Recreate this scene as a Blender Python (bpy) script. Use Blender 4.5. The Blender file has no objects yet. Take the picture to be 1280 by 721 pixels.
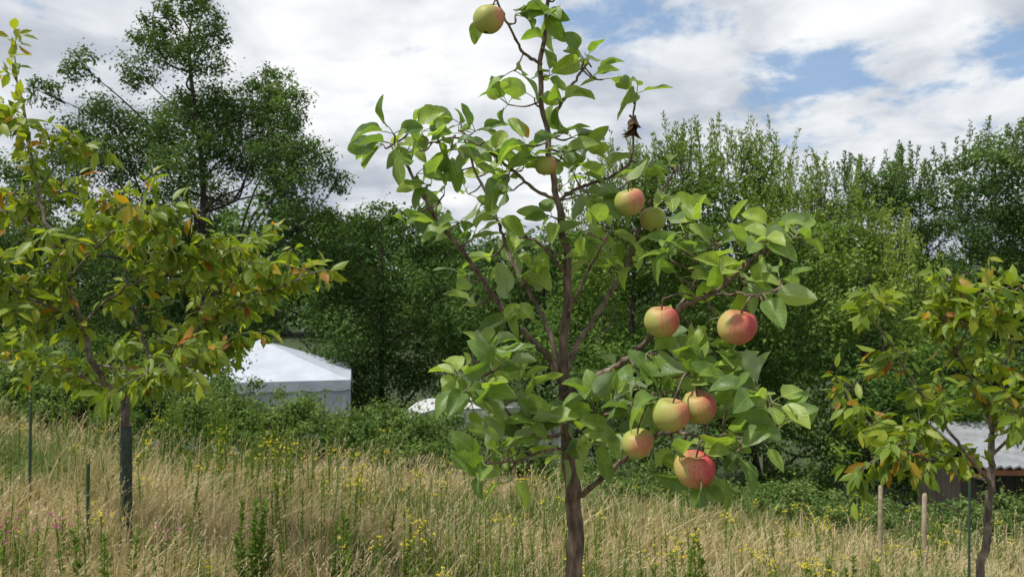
import bpy, bmesh, math
import numpy as np
from mathutils import Vector, Matrix, Euler

R = np.random.RandomState(7)
scene = bpy.context.scene
CZ = 1.6
F = 924.0
def at(u, v, d):
    return np.array([(u-640)/F*d, d, CZ+(360-v)/F*d])

def smooth(a, b, x):
    t = np.clip((x-a)/(b-a), 0, 1)
    return t*t*(3-2*t)
def ground_h(x, y):
    x = np.asarray(x, float); y = np.asarray(y, float)
    h = -0.13*12*np.tanh(x/12) - 0.128*16*np.tanh(y/16)
    h = h - 2.1*smooth(9.6, 17, y)
    h = h + 0.04*np.sin(x*1.3+y*0.7)*np.cos(y*0.9-x*0.4)
    return h
def unit(a):
    return a/np.maximum(np.linalg.norm(a, axis=-1, keepdims=True), 1e-9)

# ------------------------------------------------------------------ node helpers
def new_mat(name):
    m = bpy.data.materials.new(name); m.use_nodes = True
    nt = m.node_tree; nt.nodes.clear()
    out = nt.nodes.new('ShaderNodeOutputMaterial')
    return m, nt, out
def N(nt, t, **kw):
    n = nt.nodes.new(t)
    for k, v in kw.items(): setattr(n, k, v)
    return n
def ramp(nt, stops, interp='LINEAR'):
    r = nt.nodes.new('ShaderNodeValToRGB'); r.color_ramp.interpolation = interp
    els = r.color_ramp.elements
    while len(els) > 1: els.remove(els[-1])
    els[0].position = stops[0][0]; els[0].color = (*stops[0][1], 1)
    for p, c in stops[1:]:
        e = els.new(p); e.color = (*c, 1)
    return r
def math_n(nt, op, a, b=None, c=None, clamp=False):
    n = nt.nodes.new('ShaderNodeMath'); n.operation = op; n.use_clamp = clamp
    for i, x in enumerate((a, b, c)):
        if x is None: continue
        if isinstance(x, (int, float)): n.inputs[i].default_value = x
        else: nt.links.new(x, n.inputs[i])
    return n.outputs[0]
def mixc(nt, fac, a, b, bt='MIX'):
    n = nt.nodes.new('ShaderNodeMix'); n.data_type = 'RGBA'; n.blend_type = bt
    for s, x in ((n.inputs[0], fac), (n.inputs[6], a), (n.inputs[7], b)):
        if isinstance(x, (int, float)): s.default_value = x
        elif isinstance(x, tuple): s.default_value = (*x, 1)
        else: nt.links.new(x, s)
    return n.outputs[2]

def leaf_mat(name, stops, trans=0.35, rough=0.5, spec=0.35, tmul=(1.5, 1.5, 0.6), under=None, veins=False, simple=False):
    m, nt, out = new_mat(name); L = nt.links
    a = N(nt, 'ShaderNodeAttribute', attribute_name='tint')
    r = ramp(nt, stops); L.new(a.outputs['Fac'], r.inputs[0])
    col = r.outputs[0]
    bump = None
    if veins:
        uv = N(nt, 'ShaderNodeAttribute', attribute_name='luv')
        sp = N(nt, 'ShaderNodeSeparateXYZ'); L.new(uv.outputs['Vector'], sp.inputs[0])
        ab = math_n(nt, 'ABSOLUTE', sp.outputs[1])
        ph = math_n(nt, 'SUBTRACT', math_n(nt, 'MULTIPLY', sp.outputs[0], 52.0), math_n(nt, 'MULTIPLY', ab, 15.0))
        s = math_n(nt, 'POWER', math_n(nt, 'ABSOLUTE', math_n(nt, 'COSINE', math_n(nt, 'MULTIPLY', ph, 0.5))), 14.0)
        mid = math_n(nt, 'SUBTRACT', 1.0, math_n(nt, 'MULTIPLY', ab, 14.0), clamp=True)
        v = math_n(nt, 'MAXIMUM', math_n(nt, 'MULTIPLY', s, 0.28), mid)
        light = mixc(nt, 1.0, col, (1.8, 1.6, 1.5), 'MULTIPLY')
        col = mixc(nt, v, col, light)
        ns = N(nt, 'ShaderNodeTexNoise'); ns.inputs['Scale'].default_value = 60; ns.inputs['Detail'].default_value = 2
        br = ramp(nt, [(0.3, (0.78, 0.8, 0.75)), (0.7, (1.15, 1.12, 1.1))]); L.new(ns.outputs[0], br.inputs[0])
        col = mixc(nt, 1.0, col, br.outputs[0], 'MULTIPLY')
        bump = N(nt, 'ShaderNodeBump'); bump.inputs['Strength'].default_value = 0.4; bump.inputs['Distance'].default_value = 0.0015
        L.new(math_n(nt, 'ADD', math_n(nt, 'MULTIPLY', v, -1.0), ns.outputs[0]), bump.inputs['Height'])
    base = col
    if under:
        g = N(nt, 'ShaderNodeNewGeometry')
        col = mixc(nt, math_n(nt, 'MULTIPLY', g.outputs['Backfacing'], 0.85), col, under)
    if simple:
        p = N(nt, 'ShaderNodeBsdfDiffuse'); L.new(col, p.inputs[0])
    else:
        p = N(nt, 'ShaderNodeBsdfPrincipled'); p.inputs['Roughness'].default_value = rough
        p.inputs['Specular IOR Level'].default_value = spec
        L.new(col, p.inputs['Base Color'])
    if bump: L.new(bump.outputs[0], p.inputs['Normal'])
    t = N(nt, 'ShaderNodeBsdfTranslucent')
    L.new(mixc(nt, 1.0, base, tmul, 'MULTIPLY'), t.inputs[0])
    mx = N(nt, 'ShaderNodeMixShader'); mx.inputs[0].default_value = trans
    L.new(p.outputs[0], mx.inputs[1]); L.new(t.outputs[0], mx.inputs[2]); L.new(mx.outputs[0], out.inputs[0])
    return m

def bark_mat(name, c1, c2, scale=60, bumpd=0.004, zs=0.3):
    m, nt, out = new_mat(name); L = nt.links
    tc = N(nt, 'ShaderNodeTexCoord'); mp = N(nt, 'ShaderNodeMapping'); mp.inputs['Scale'].default_value = (1, 1, zs)
    L.new(tc.outputs['Object'], mp.inputs[0])
    n1 = N(nt, 'ShaderNodeTexNoise'); n1.inputs['Scale'].default_value = scale; n1.inputs['Detail'].default_value = 6
    L.new(mp.outputs[0], n1.inputs[0])
    n2 = N(nt, 'ShaderNodeTexNoise'); n2.inputs['Scale'].default_value = scale*0.22; n2.inputs['Detail'].default_value = 4
    L.new(tc.outputs['Object'], n2.inputs[0])
    r = ramp(nt, [(0.32, c1), (0.68, c2)]); L.new(n1.outputs[0], r.inputs[0])
    r2 = ramp(nt, [(0.35, (0.55, 0.55, 0.57)), (0.60, (1.0, 1.0, 1.0)), (0.70, (1.6, 1.7, 1.65))]); L.new(n2.outputs[0], r2.inputs[0])
    c = mixc(nt, 1.0, r.outputs[0], r2.outputs[0], 'MULTIPLY')
    b = N(nt, 'ShaderNodeBump'); b.inputs['Strength'].default_value = 0.9; b.inputs['Distance'].default_value = bumpd
    L.new(n1.outputs[0], b.inputs['Height'])
    p = N(nt, 'ShaderNodeBsdfPrincipled'); p.inputs['Roughness'].default_value = 0.75; p.inputs['Specular IOR Level'].default_value = 0.25
    L.new(c, p.inputs['Base Color']); L.new(b.outputs[0], p.inputs['Normal']); L.new(p.outputs[0], out.inputs[0])
    return m

def plain_mat(name, c, rough=0.6, metal=0.0, var=0.15, scale=8, bump=0.0):
    m, nt, out = new_mat(name); L = nt.links
    tc = N(nt, 'ShaderNodeTexCoord')
    n1 = N(nt, 'ShaderNodeTexNoise'); n1.inputs['Scale'].default_value = scale; n1.inputs['Detail'].default_value = 5
    L.new(tc.outputs['Object'], n1.inputs[0])
    r = ramp(nt, [(0.3, tuple(x*(1-var) for x in c)), (0.7, tuple(min(1, x*(1+var)) for x in c))]); L.new(n1.outputs[0], r.inputs[0])
    p = N(nt, 'ShaderNodeBsdfPrincipled'); p.inputs['Roughness'].default_value = rough; p.inputs['Metallic'].default_value = metal
    L.new(r.outputs[0], p.inputs['Base Color'])
    if bump:
        b = N(nt, 'ShaderNodeBump'); b.inputs['Distance'].default_value = bump
        L.new(n1.outputs[0], b.inputs['Height']); L.new(b.outputs[0], p.inputs['Normal'])
    L.new(p.outputs[0], out.inputs[0])
    return m

# ------------------------------------------------------------------ mesh builder
class MB:
    def __init__(s):
        s.v = []; s.t = []; s.uv = []; s.f = []; s.n = 0
    def add(s, V, faces, mat=0, tint=None, luv=None):
        V = np.asarray(V, float).reshape(-1, 3); n = len(V)
        s.v.append(V)
        s.t.append(np.zeros(n) if tint is None else np.broadcast_to(np.asarray(tint, float), (n,)))
        s.uv.append(np.zeros((n, 3)) if luv is None else luv)
        for fa in faces:
            fa = np.asarray(fa, int)
            if len(fa): s.f.append((fa+s.n, mat))
        s.n += n
    def build(s, name, mats, luv=False):
        V = np.concatenate(s.v); T = np.concatenate(s.t)
        me = bpy.data.meshes.new(name)
        me.vertices.add(len(V)); me.vertices.foreach_set('co', V.ravel().astype(np.float32))
        loops = np.concatenate([f.ravel() for f, m in s.f])
        tot = np.concatenate([np.full(len(f), f.shape[1]) for f, m in s.f])
        mi = np.concatenate([np.full(len(f), m) for f, m in s.f])
        start = np.concatenate([[0], np.cumsum(tot)[:-1]])
        me.loops.add(len(loops)); me.loops.foreach_set('vertex_index', loops.astype(np.int32))
        me.polygons.add(len(tot)); me.polygons.foreach_set('loop_start', start.astype(np.int32))
        for m in mats: me.materials.append(m)
        me.polygons.foreach_set('material_index', mi.astype(np.int32))
        me.polygons.foreach_set('use_smooth', np.ones(len(tot), bool))
        me.update(calc_edges=True)
        a = me.attributes.new('tint', 'FLOAT', 'POINT'); a.data.foreach_set('value', T.astype(np.float32))
        if luv:
            a = me.attributes.new('luv', 'FLOAT_VECTOR', 'POINT')
            a.data.foreach_set('vector', np.concatenate(s.uv).ravel().astype(np.float32))
        ob = bpy.data.objects.new(name, me); scene.collection.objects.link(ob)
        return ob

def spline(P, per=5):
    P = np.asarray(P, float)
    if len(P) < 3:
        t = np.linspace(0, 1, per+1)[:, None]
        return P[0]*(1-t)+P[-1]*t
    Q = np.vstack([2*P[0]-P[1], P, 2*P[-1]-P[-2]]); out = []
    for i in range(1, len(Q)-2):
        p0, p1, p2, p3 = Q[i-1], Q[i], Q[i+1], Q[i+2]
        for t in np.linspace(0, 1, per, endpoint=False):
            out.append(0.5*((2*p1)+(-p0+p2)*t+(2*p0-5*p1+4*p2-p3)*t*t+(-p0+3*p1-3*p2+p3)*t**3))
    out.append(P[-1]); return np.array(out)

def tube(mb, P, r, mat=0, sides=7, wob=0.0):
    P = np.asarray(P, float); n = len(P); r = np.broadcast_to(np.asarray(r, float), (n,))
    T = unit(np.gradient(P, axis=0))
    ref = np.array([0.3, -0.9, 0.1]) if abs(T[0][2]) > 0.7 else np.array([0, 0, 1.])
    u = np.cross(T[0], ref); u /= np.linalg.norm(u)
    rings = []
    ang = np.linspace(0, 2*math.pi, sides, endpoint=False)
    for i in range(n):
        u = u - T[i]*np.dot(u, T[i]); u /= np.linalg.norm(u)+1e-9
        w = np.cross(T[i], u)
        rr = r[i]*(1+wob*R.randn(sides))
        rings.append(P[i]+np.outer(np.cos(ang)*rr, u)+np.outer(np.sin(ang)*rr, w))
    V = np.concatenate(rings)
    i = np.arange(n-1)[:, None]*sides; j = np.arange(sides)[None]; k = (j+1) % sides
    q = np.stack([i+j, i+k, i+sides+k, i+sides+j], -1).reshape(-1, 4)
    cap = np.array([[ (n-1)*sides+a, (n-1)*sides+b, (n-1)*sides+c] for a, b, c in [(0, x, x+1) for x in range(1, sides-1)]])
    mb.add(V, [q, cap], mat, 0.5)

def quads(mb, pos, d, nrm, L, W, tint, mat, fold=0.12):
    d = unit(d); side = unit(np.cross(d, nrm)); nn = np.cross(side, d)
    L = np.asarray(L)[:, None]; W = np.asarray(W)[:, None]
    mid = pos+d*L*0.45+nn*L*fold
    V = np.stack([pos, mid+side*W/2, pos+d*L, mid-side*W/2], 1).reshape(-1, 3)
    q = np.arange(len(V)).reshape(-1, 4)
    mb.add(V, [q], mat, np.repeat(tint, 4))

def leaves6(mb, pos, d, nrm, L, W, tint, mat, droop=0.25, fold=0.15):
    d = unit(d); side = unit(np.cross(d, nrm)); nn = np.cross(side, d)
    L = np.asarray(L)[:, None]; W = np.asarray(W)[:, None]
    dr = nn*L*droop
    def pt(t, w, s): return pos+d*L*t-dr*t*t+side*W/2*w*s+nn*W*fold*abs(w)
    V = np.stack([pt(0, 0, 1), pt(.28, .85, 1), pt(.28, 0, 1), pt(.28, .85, -1), pt(.62, .9, 1), pt(.62, 0, 1), pt(.62, .9, -1), pt(1, 0, 1)], 1).reshape(-1, 3)
    o = np.arange(len(pos))[:, None]*8
    tri = np.concatenate([o+np.array([[0, 2, 1]]), o+np.array([[0, 3, 2]]), o+np.array([[4, 5, 7]]), o+np.array([[5, 6, 7]])])
    qd = np.concatenate([o+np.array([[1, 2, 5, 4]]), o+np.array([[2, 3, 6, 5]])])
    mb.add(V, [tri, qd], mat, np.repeat(tint, 8))

# ------------------------------------------------------------------ materials
def sc3(s, k): return [(p, tuple(x*k for x in c)) for p, c in s]
M_bark_apple = bark_mat('bark_apple', (0.075, 0.052, 0.042), (0.29, 0.215, 0.165), 70)
M_bark_cherry = bark_mat('bark_cherry', (0.09, 0.07, 0.06), (0.30, 0.25, 0.20), 50)
M_bark_dark = bark_mat('bark_dark', (0.035, 0.03, 0.025), (0.12, 0.105, 0.085), 12, 0.02)
M_leaf_apple = leaf_mat('leaf_apple', [(0, (0.085, 0.150, 0.050)), (0.5, (0.155, 0.250, 0.065)), (0.93, (0.29, 0.39, 0.085)), (1.0, (0.45, 0.24, 0.03))],
                        0.40, 0.42, 0.42, (1.7, 1.85, 0.5), under=(0.32, 0.39, 0.24), veins=True)
M_leaf_cherry = leaf_mat('leaf_cherry', [(0, (0.10, 0.17, 0.028)), (0.5, (0.20, 0.29, 0.038)), (0.85, (0.34, 0.39, 0.05)), (0.92, (0.42, 0.26, 0.03)), (1.0, (0.33, 0.12, 0.03))], 0.44, 0.45, 0.35, (1.6, 1.55, 0.5))
M_leaf_dark = leaf_mat('leaf_ash', sc3([(0, (0.027, 0.055, 0.017)), (0.5, (0.053, 0.097, 0.029)), (1, (0.105, 0.16, 0.045))], 1.5), 0.3, simple=True)
M_leaf_tall = leaf_mat('leaf_tall', sc3([(0, (0.03, 0.06, 0.022)), (0.5, (0.06, 0.10, 0.036)), (1, (0.10, 0.155, 0.055))], 1.5), 0.32, simple=True)
M_leaf_willow = leaf_mat('leaf_willow', sc3([(0, (0.045, 0.085, 0.022)), (0.5, (0.088, 0.145, 0.036)), (1, (0.19, 0.25, 0.06))], 1.55), 0.35, simple=True)
M_leaf_forest = leaf_mat('leaf_forest', sc3([(0, (0.035, 0.068, 0.028)), (0.5, (0.060, 0.105, 0.036)), (1, (0.12, 0.17, 0.055))], 1.65), 0.3, simple=True)
M_leaf_bramble = leaf_mat('leaf_bramble', sc3([(0, (0.04, 0.08, 0.02)), (0.5, (0.085, 0.14, 0.04)), (1, (0.19, 0.24, 0.085))], 1.35), 0.32, simple=True)
M_grass = leaf_mat('dry_grass', [(0, (0.11, 0.18, 0.045)), (0.25, (0.22, 0.28, 0.10)), (0.45, (0.42, 0.37, 0.18)), (0.7, (0.60, 0.49, 0.28)), (1, (0.76, 0.66, 0.45))], 0.3, tmul=(1.15, 1.1, 0.8), simple=True)
M_weed = leaf_mat('weed_leaf', [(0, (0.07, 0.13, 0.022)), (0.5, (0.14, 0.22, 0.045)), (1, (0.26, 0.32, 0.07))], 0.3, simple=True)
M_yellow = leaf_mat('yellow_petal', [(0, (0.66, 0.54, 0.04)), (1, (0.80, 0.68, 0.07))], 0.3, tmul=(1.1, 1.1, 1), simple=True)
M_pink = leaf_mat('pink_petal', [(0, (0.42, 0.10, 0.2)), (1, (0.5, 0.16, 0.3))], 0.3, tmul=(1.1, 1.1, 1), simple=True)

# ------------------------------------------------------------------ ground
def axis(lo, hi, fine_lo, fine_hi, nf, nc):
    a = np.linspace(0, 1, nc)**2.2
    return np.unique(np.concatenate([fine_lo-(fine_lo-lo)*a, np.linspace(fine_lo, fine_hi, nf), fine_hi+(hi-fine_hi)*a]))
xs = axis(-1500, 1500, -20, 20, 110, 25); ys = axis(-200, 2500, -6, 34, 110, 25)
X, Y = np.meshgrid(xs, ys); Z = ground_h(X, Y)
mb = MB(); nx = len(xs); ny = len(ys)
i, j = np.meshgrid(np.arange(ny-1), np.arange(nx-1), indexing='ij'); b0 = (i*nx+j).ravel()
mb.add(np.stack([X, Y, Z], -1).reshape(-1, 3), [np.stack([b0, b0+1, b0+nx+1, b0+nx], 1)])
m, nt, out = new_mat('meadow_soil'); L = nt.links
tc = N(nt, 'ShaderNodeTexCoord')
n1 = N(nt, 'ShaderNodeTexNoise'); n1.inputs['Scale'].default_value = 1.1; n1.inputs['Detail'].default_value = 6; L.new(tc.outputs['Object'], n1.inputs[0])
n2 = N(nt, 'ShaderNodeTexNoise'); n2.inputs['Scale'].default_value = 35; n2.inputs['Detail'].default_value = 5; L.new(tc.outputs['Object'], n2.inputs[0])
r1 = ramp(nt, [(0.35, (0.15, 0.17, 0.06)), (0.55, (0.30, 0.25, 0.14)), (0.75, (0.38, 0.31, 0.17))]); L.new(n1.outputs[0], r1.inputs[0])
r2 = ramp(nt, [(0.3, (0.5, 0.5, 0.5)), (0.7, (1.25, 1.2, 1.1))]); L.new(n2.outputs[0], r2.inputs[0])
p = N(nt, 'ShaderNodeBsdfPrincipled'); p.inputs['Roughness'].default_value = 0.9
sp = N(nt, 'ShaderNodeSeparateXYZ'); L.new(tc.outputs['Object'], sp.inputs[0])
mr = N(nt, 'ShaderNodeMapRange'); mr.inputs[1].default_value = 9.5; mr.inputs[2].default_value = 11; L.new(sp.outputs[1], mr.inputs[0])
c = mixc(nt, 1.0, r1.outputs[0], r2.outputs[0], 'MULTIPLY')
c = mixc(nt, mr.outputs[0], c, (0.055, 0.08, 0.027))
L.new(c, p.inputs['Base Color'])
bp = N(nt, 'ShaderNodeBump'); bp.inputs['Distance'].default_value = 0.05; L.new(n2.outputs[0], bp.inputs['Height']); L.new(bp.outputs[0], p.inputs['Normal'])
L.new(p.outputs[0], out.inputs[0])
mb.build('ground', [m])

# ------------------------------------------------------------------ meadow grass
def patch(x, y):
    return (np.sin(x*1.1+1.3*np.sin(y*0.7))+np.sin(y*1.7-x*0.6+2)+np.sin(x*2.9+y*2.3)*0.6)/2.6
def rand_field(n, y0, y1, pw=1.0):
    y = y0+(y1-y0)*R.rand(n)**pw
    x = (R.rand(n)*2-1)*(0.74*y+1.8)
    return x, y
def blades(mb, x, y, h, az, lean, w, tint, mat=0, curve=1.0):
    n = len(x); z = ground_h(x, y)-0.02
    base = np.stack([x, y, z], 1)
    ld = np.stack([np.cos(az), np.sin(az), np.zeros(n)], 1)
    fa = R.rand(n)*math.pi
    sd = np.stack([np.cos(fa), np.sin(fa), np.zeros(n)], 1)
    up = np.array([0, 0, 1.])
    pts = []
    for t, k in ((0, 1.), (.45, .85), (.78, .55)):
        c = base+up*(h*t*(1-0.25*lean*t))[:, None]+ld*(h*lean*(0.35*t+curve*t*t*0.65))[:, None]
        pts += [c-sd*(w*k/2)[:, None], c+sd*(w*k/2)[:, None]]
    tip = base+up*(h*(1-0.25*lean))[:, None]+ld*(h*lean*(0.35+curve*0.65))[:, None]
    V = np.stack(pts+[tip], 1).reshape(-1, 3)
    o = np.arange(n)[:, None]*7
    q = np.concatenate([o+np.array([[0, 1, 3, 2]]), o+np.array([[2, 3, 5, 4]])]); t3 = o+np.array([[4, 5, 6]])
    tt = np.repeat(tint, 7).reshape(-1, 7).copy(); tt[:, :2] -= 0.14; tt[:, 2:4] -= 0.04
    mb.add(V, [q, t3], mat, np.clip(tt, 0, 1).ravel())
    return tip, ld, np.maximum(lean, 0.05)
mb = MB()
nt_ = 7500
tx, ty = rand_field(nt_, 1.2, 9.9, 0.7)
ncl = np.clip((25-1.2*ty), 12, 24).astype(int)
idx = np.repeat(np.arange(nt_), ncl); n = len(idx)
sp_ = 0.04+0.08*R.rand(nt_)
x = tx[idx]+R.randn(n)*sp_[idx]; y = ty[idx]+R.randn(n)*sp_[idx]
pt = patch(tx*0.7, ty*0.7+5)
hc = (0.14+0.13*R.rand(nt_)+0.08*pt+.18*(R.rand(nt_) < .10))[idx]
azc = (0.2+patch(tx*.5+4, ty*.5)*1.9+R.randn(nt_)*1.2)[idx]
h = np.clip(hc*(0.5+0.9*R.rand(n)), 0.05, 0.7)
green = np.clip(.08+patch(tx*1.1+7, ty*1.5+1)*1.5+.25*R.randn(nt_)+.4*smooth(-2.5, -4.5, tx)+.22*smooth(.0, 1.5, tx)*smooth(4.0, 6.0, ty), 0, 1.1)
tint_c = (0.71+0.14*R.randn(nt_)-.52*green)[idx]
tint = np.clip(tint_c+0.13*R.randn(n)-0.3*(R.rand(n) < 0.18), 0.02, 1)
lean = np.clip(0.6+0.45*R.randn(n), 0.02, 1.8)
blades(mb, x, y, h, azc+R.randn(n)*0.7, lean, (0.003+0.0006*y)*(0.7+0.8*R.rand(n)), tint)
# flowering stems with panicles
ns = 9500
x, y = rand_field(ns, 1.5, 9.8, 0.8)
keep = patch(x*.8+3, y*.8) > -0.5+0.9*R.rand(ns); x = x[keep]; y = y[keep]; ns = len(x)
h = 0.28+0.24*R.rand(ns)+0.07*R.randn(ns); az = 0.4+patch(x*.4, y*.4)*1.5+R.randn(ns)*0.9
lean = np.clip(0.35+0.35*R.randn(ns), 0.02, 1.3)
tint = np.clip(0.82+0.13*R.randn(ns), .3, 1)
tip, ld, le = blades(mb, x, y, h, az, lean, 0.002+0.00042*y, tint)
sdir = unit(ld*(le*1.5)[:, None]+np.array([0, 0, 1.])*0.8)
k = 6
for q in range(k):
    pos = tip-sdir*(0.11*q/k+0.01*R.rand(ns))[:, None]
    d = unit(sdir+R.randn(ns, 3)*0.4)
    quads(mb, pos, d, R.randn(ns, 3), 0.022+0.02*R.rand(ns), (0.003+0.0006*y), np.clip(tint+0.08*R.randn(ns), 0, 1), 0)
grass = mb.build('dry_grass', [M_grass])

# ------------------------------------------------------------------ wild flowers / weeds
def weed(mb, x, y, h, flower, dens=1.0, tb=0.4):
    z = float(ground_h(x, y)); n = int(30*dens*h/0.5)
    lx, ly = R.randn(2)*0.08*h
    t = np.linspace(0, 1, 6)[:, None]
    P = np.array([x, y, z])+t*np.array([lx, ly, h])
    tube(mb, P, np.linspace(0.003, 0.0015, 6)+0.0002*y, 0, 4)
    tt = 0.12+0.85*R.rand(n)
    pos = np.array([x, y, z])+tt[:, None]*np.array([lx, ly, h]); a = R.rand(n)*2*math.pi
    d = np.stack([np.cos(a), np.sin(a), 0.5+0.5*R.rand(n)], 1)
    ll = (0.03+0.03*R.rand(n))*(1.15-.6*tt)*(1.3 if dens > 2 else 1)
    quads(mb, pos, d, np.tile([0, 0, 1.], (n, 1))+R.randn(n, 3)*.3, ll, ll*.38, np.clip(tb+0.2*R.randn(n), 0, 1), 0)
    top = P[-1]
    if flower:
        nb = R.randint(2, 9)
        for b in range(nb):
            e = top+np.array([R.randn()*0.04, R.randn()*0.04, R.rand()*0.08-0.05])
            tube(mb, np.array([top-[0, 0, 0.06], e]), 0.001, 0, 3)
            m_ = 6; aa = R.rand(m_)*6.28
            quads(mb, np.tile(e, (m_, 1))+R.randn(m_, 3)*0.004, np.stack([np.cos(aa), np.sin(aa), .4*R.randn(m_)], 1), np.tile([0, -.3, 1.], (m_, 1))+R.randn(m_, 3)*.5, np.full(m_, 0.012+.0004*y), np.full(m_, 0.008+.0004*y), R.rand(m_), 1)
mb = MB()
FP = .8
def weed_at(u, v, d, n, spread, h, fl, dens=1.0, tb=0.4):
    p = at(u, v, d)
    for _ in range(n):
        weed(mb, p[0]+R.randn()*spread, d+R.randn()*spread, h*(0.7+0.5*R.rand()), R.rand() < fl*(FP if fl < 1 else 1), dens, tb)
for (u, d, n, s, h, fl, dn, tb) in [(308, 4.3, 6, .04, .66, 0, 3.2, .3), (330, 4.4, 4, .05, .5, 0, 3, .35), (430, 4.9, 4, .06, .58, 0, 2.6, .4), (380, 5.2, 7, .2, .5, .2, 1.8, .5), (110, 4.3, 4, .1, .4, 0, 2.2, .4), (240, 4.4, 5, .2, .4, .2, 2, .5),
        (600, 5.2, 9, .2, .55, .25, 1.5, .7), (640, 6, 12, .3, .6, .3, 1.3, .7), (520, 6, 9, .3, .52, .3, 1.3, .6), (560, 4.6, 7, .2, .5, .3, 1.3, .6), (750, 4.3, 6, .12, .48, 1, 1, .6), (700, 6, 12, .4, .6, .3, 1.2, .7),
        (850, 5.6, 5, .1, .66, .1, 2.4, .45), (810, 6, 9, .3, .5, .4, 1.2, .7), (900, 6.5, 9, .4, .55, .2, 1, .6), (1020, 4.9, 6, .08, .60, 1, 1, .6), (1060, 4.9, 5, .05, .66, 0, 3.0, .28), (1135, 4.6, 5, .08, .5, 1, 1, .6), (1160, 5, 4, .1, .5, .9, 1, .6),
        (980, 6, 8, .3, .5, .5, 1, .6), (350, 7.5, 18, .4, .55, .9, 1, .6), (300, 8, 16, .5, .55, .9, 1, .5), (480, 7, 18, .5, .5, .8, 1, .5), (420, 8.5, 16, .6, .6, .6, 1, .5),
        (200, 9, 14, .7, .6, .5, 1, .4), (270, 8.5, 20, .4, .8, .05, 2, .45), (240, 9.2, 18, .6, .8, .05, 2, .4), (330, 9, 18, .6, .75, .05, 2, .5), (20, 5, 9, .3, .4, .1, 1.8, .5), (100, 9, 14, .7, .6, .1, 2, .45), (560, 8.5, 18, .7, .5, .3, 1, .6), (700, 9, 18, .8, .5, .3, 1, .6), (860, 9, 18, .8, .5, .4, 1, .6), (1000, 8.5, 16, .7, .5, .5, 1, .6), (1150, 8.5, 16, .8, .5, .5, 1, .6)]:
    weed_at(u, 600, d, n, s, h, fl, dn, tb)
for _ in range(380):
    x, y = rand_field(1, 3, 9.6); weed(mb, x[0], y[0], 0.22+0.33*R.rand(), R.rand() < .28, 1.4, .65)
mb.build('yellow_wildflowers', [M_weed, M_yellow])
mb = MB()
for (u, d) in [(30, 4.4), (50, 4.5), (195, 4.5), (62, 4.4)]:
    p = at(u, 700, d)
    for _ in range(2): weed(mb, p[0]+R.randn()*.06, d+R.randn()*.1, .36+.08*R.rand(), True, .4)
mb.build('pink_wildflowers', [M_weed, M_pink])

# ------------------------------------------------------------------ background trees
KD = .68
def crown(mb, clumps, Ls, mat, k=38.0, tb=0.45, flat=0.7, nsub=20, tall=1.0):
    for c, r in clumps:
        c = np.asarray(c); Nl = int(KD*k*r*r/Ls**2)
        d = unit(R.randn(nsub, 3)); rad = r*(0.35+0.65*R.rand(nsub)**0.6)
        sc = c+d*rad[:, None]*np.array([1, .9, .85*tall])
        sr = r*(0.17+0.22*R.rand(nsub))
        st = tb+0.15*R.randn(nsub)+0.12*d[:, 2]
        wgt = sr**2; wgt /= wgt.sum()
        ix = R.choice(nsub, Nl, p=wgt)
        off = R.randn(Nl, 3)*np.array([1, 1, flat])*sr[ix][:, None]*0.62
        pos = sc[ix]+off
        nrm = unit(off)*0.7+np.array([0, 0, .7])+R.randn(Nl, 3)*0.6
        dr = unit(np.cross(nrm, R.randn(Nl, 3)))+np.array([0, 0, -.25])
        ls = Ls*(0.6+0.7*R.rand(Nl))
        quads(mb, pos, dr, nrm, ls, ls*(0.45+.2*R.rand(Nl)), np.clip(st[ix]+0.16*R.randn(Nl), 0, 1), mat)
def limbs(mb, base, fork, top, clumps, r0, mat=1, bend=.25):
    base = np.asarray(base); fork = np.asarray(fork)
    m_ = (base+fork)/2+R.randn(3)*.1
    lead = spline([base, m_, fork, fork*.6+top*.4+R.randn(3)*bend, fork*.25+top*.75+R.randn(3)*bend, top], 6)
    tube(mb, lead, np.linspace(r0, r0*.08, len(lead)), mat, 8, .03)
    for c, r in clumps:
        c = np.asarray(c)
        i = int(np.argmin(np.abs(lead[:, 2]-(c[2]-.75*np.hypot(c[0]-lead[:, 0], c[1]-lead[:, 1])))))
        i = max(i, 7); a = lead[min(i, len(lead)-3)]
        l_ = np.linalg.norm(c-a)
        m1 = a*.68+c*.32+R.randn(3)*l_*.07+np.array([0, 0, -.06*l_]); m2 = a*.32+c*.68+R.randn(3)*l_*.07+np.array([0, 0, -.02*l_])
        P = spline([a, m1, m2, c], 5); rl = r0*(1-.8*i/len(lead))*.45; tube(mb, P, np.linspace(rl, .010, len(P)), mat, 5, .03)
        for _ in range(5):
            e = c+unit(R.randn(3)+np.array([0, 0, .5]))*r*.85
            tube(mb, spline([m2*.3+c*.7, (c+e)/2+R.randn(3)*.08*r, e], 4), np.linspace(.016, .005, 9), mat, 4)
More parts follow.
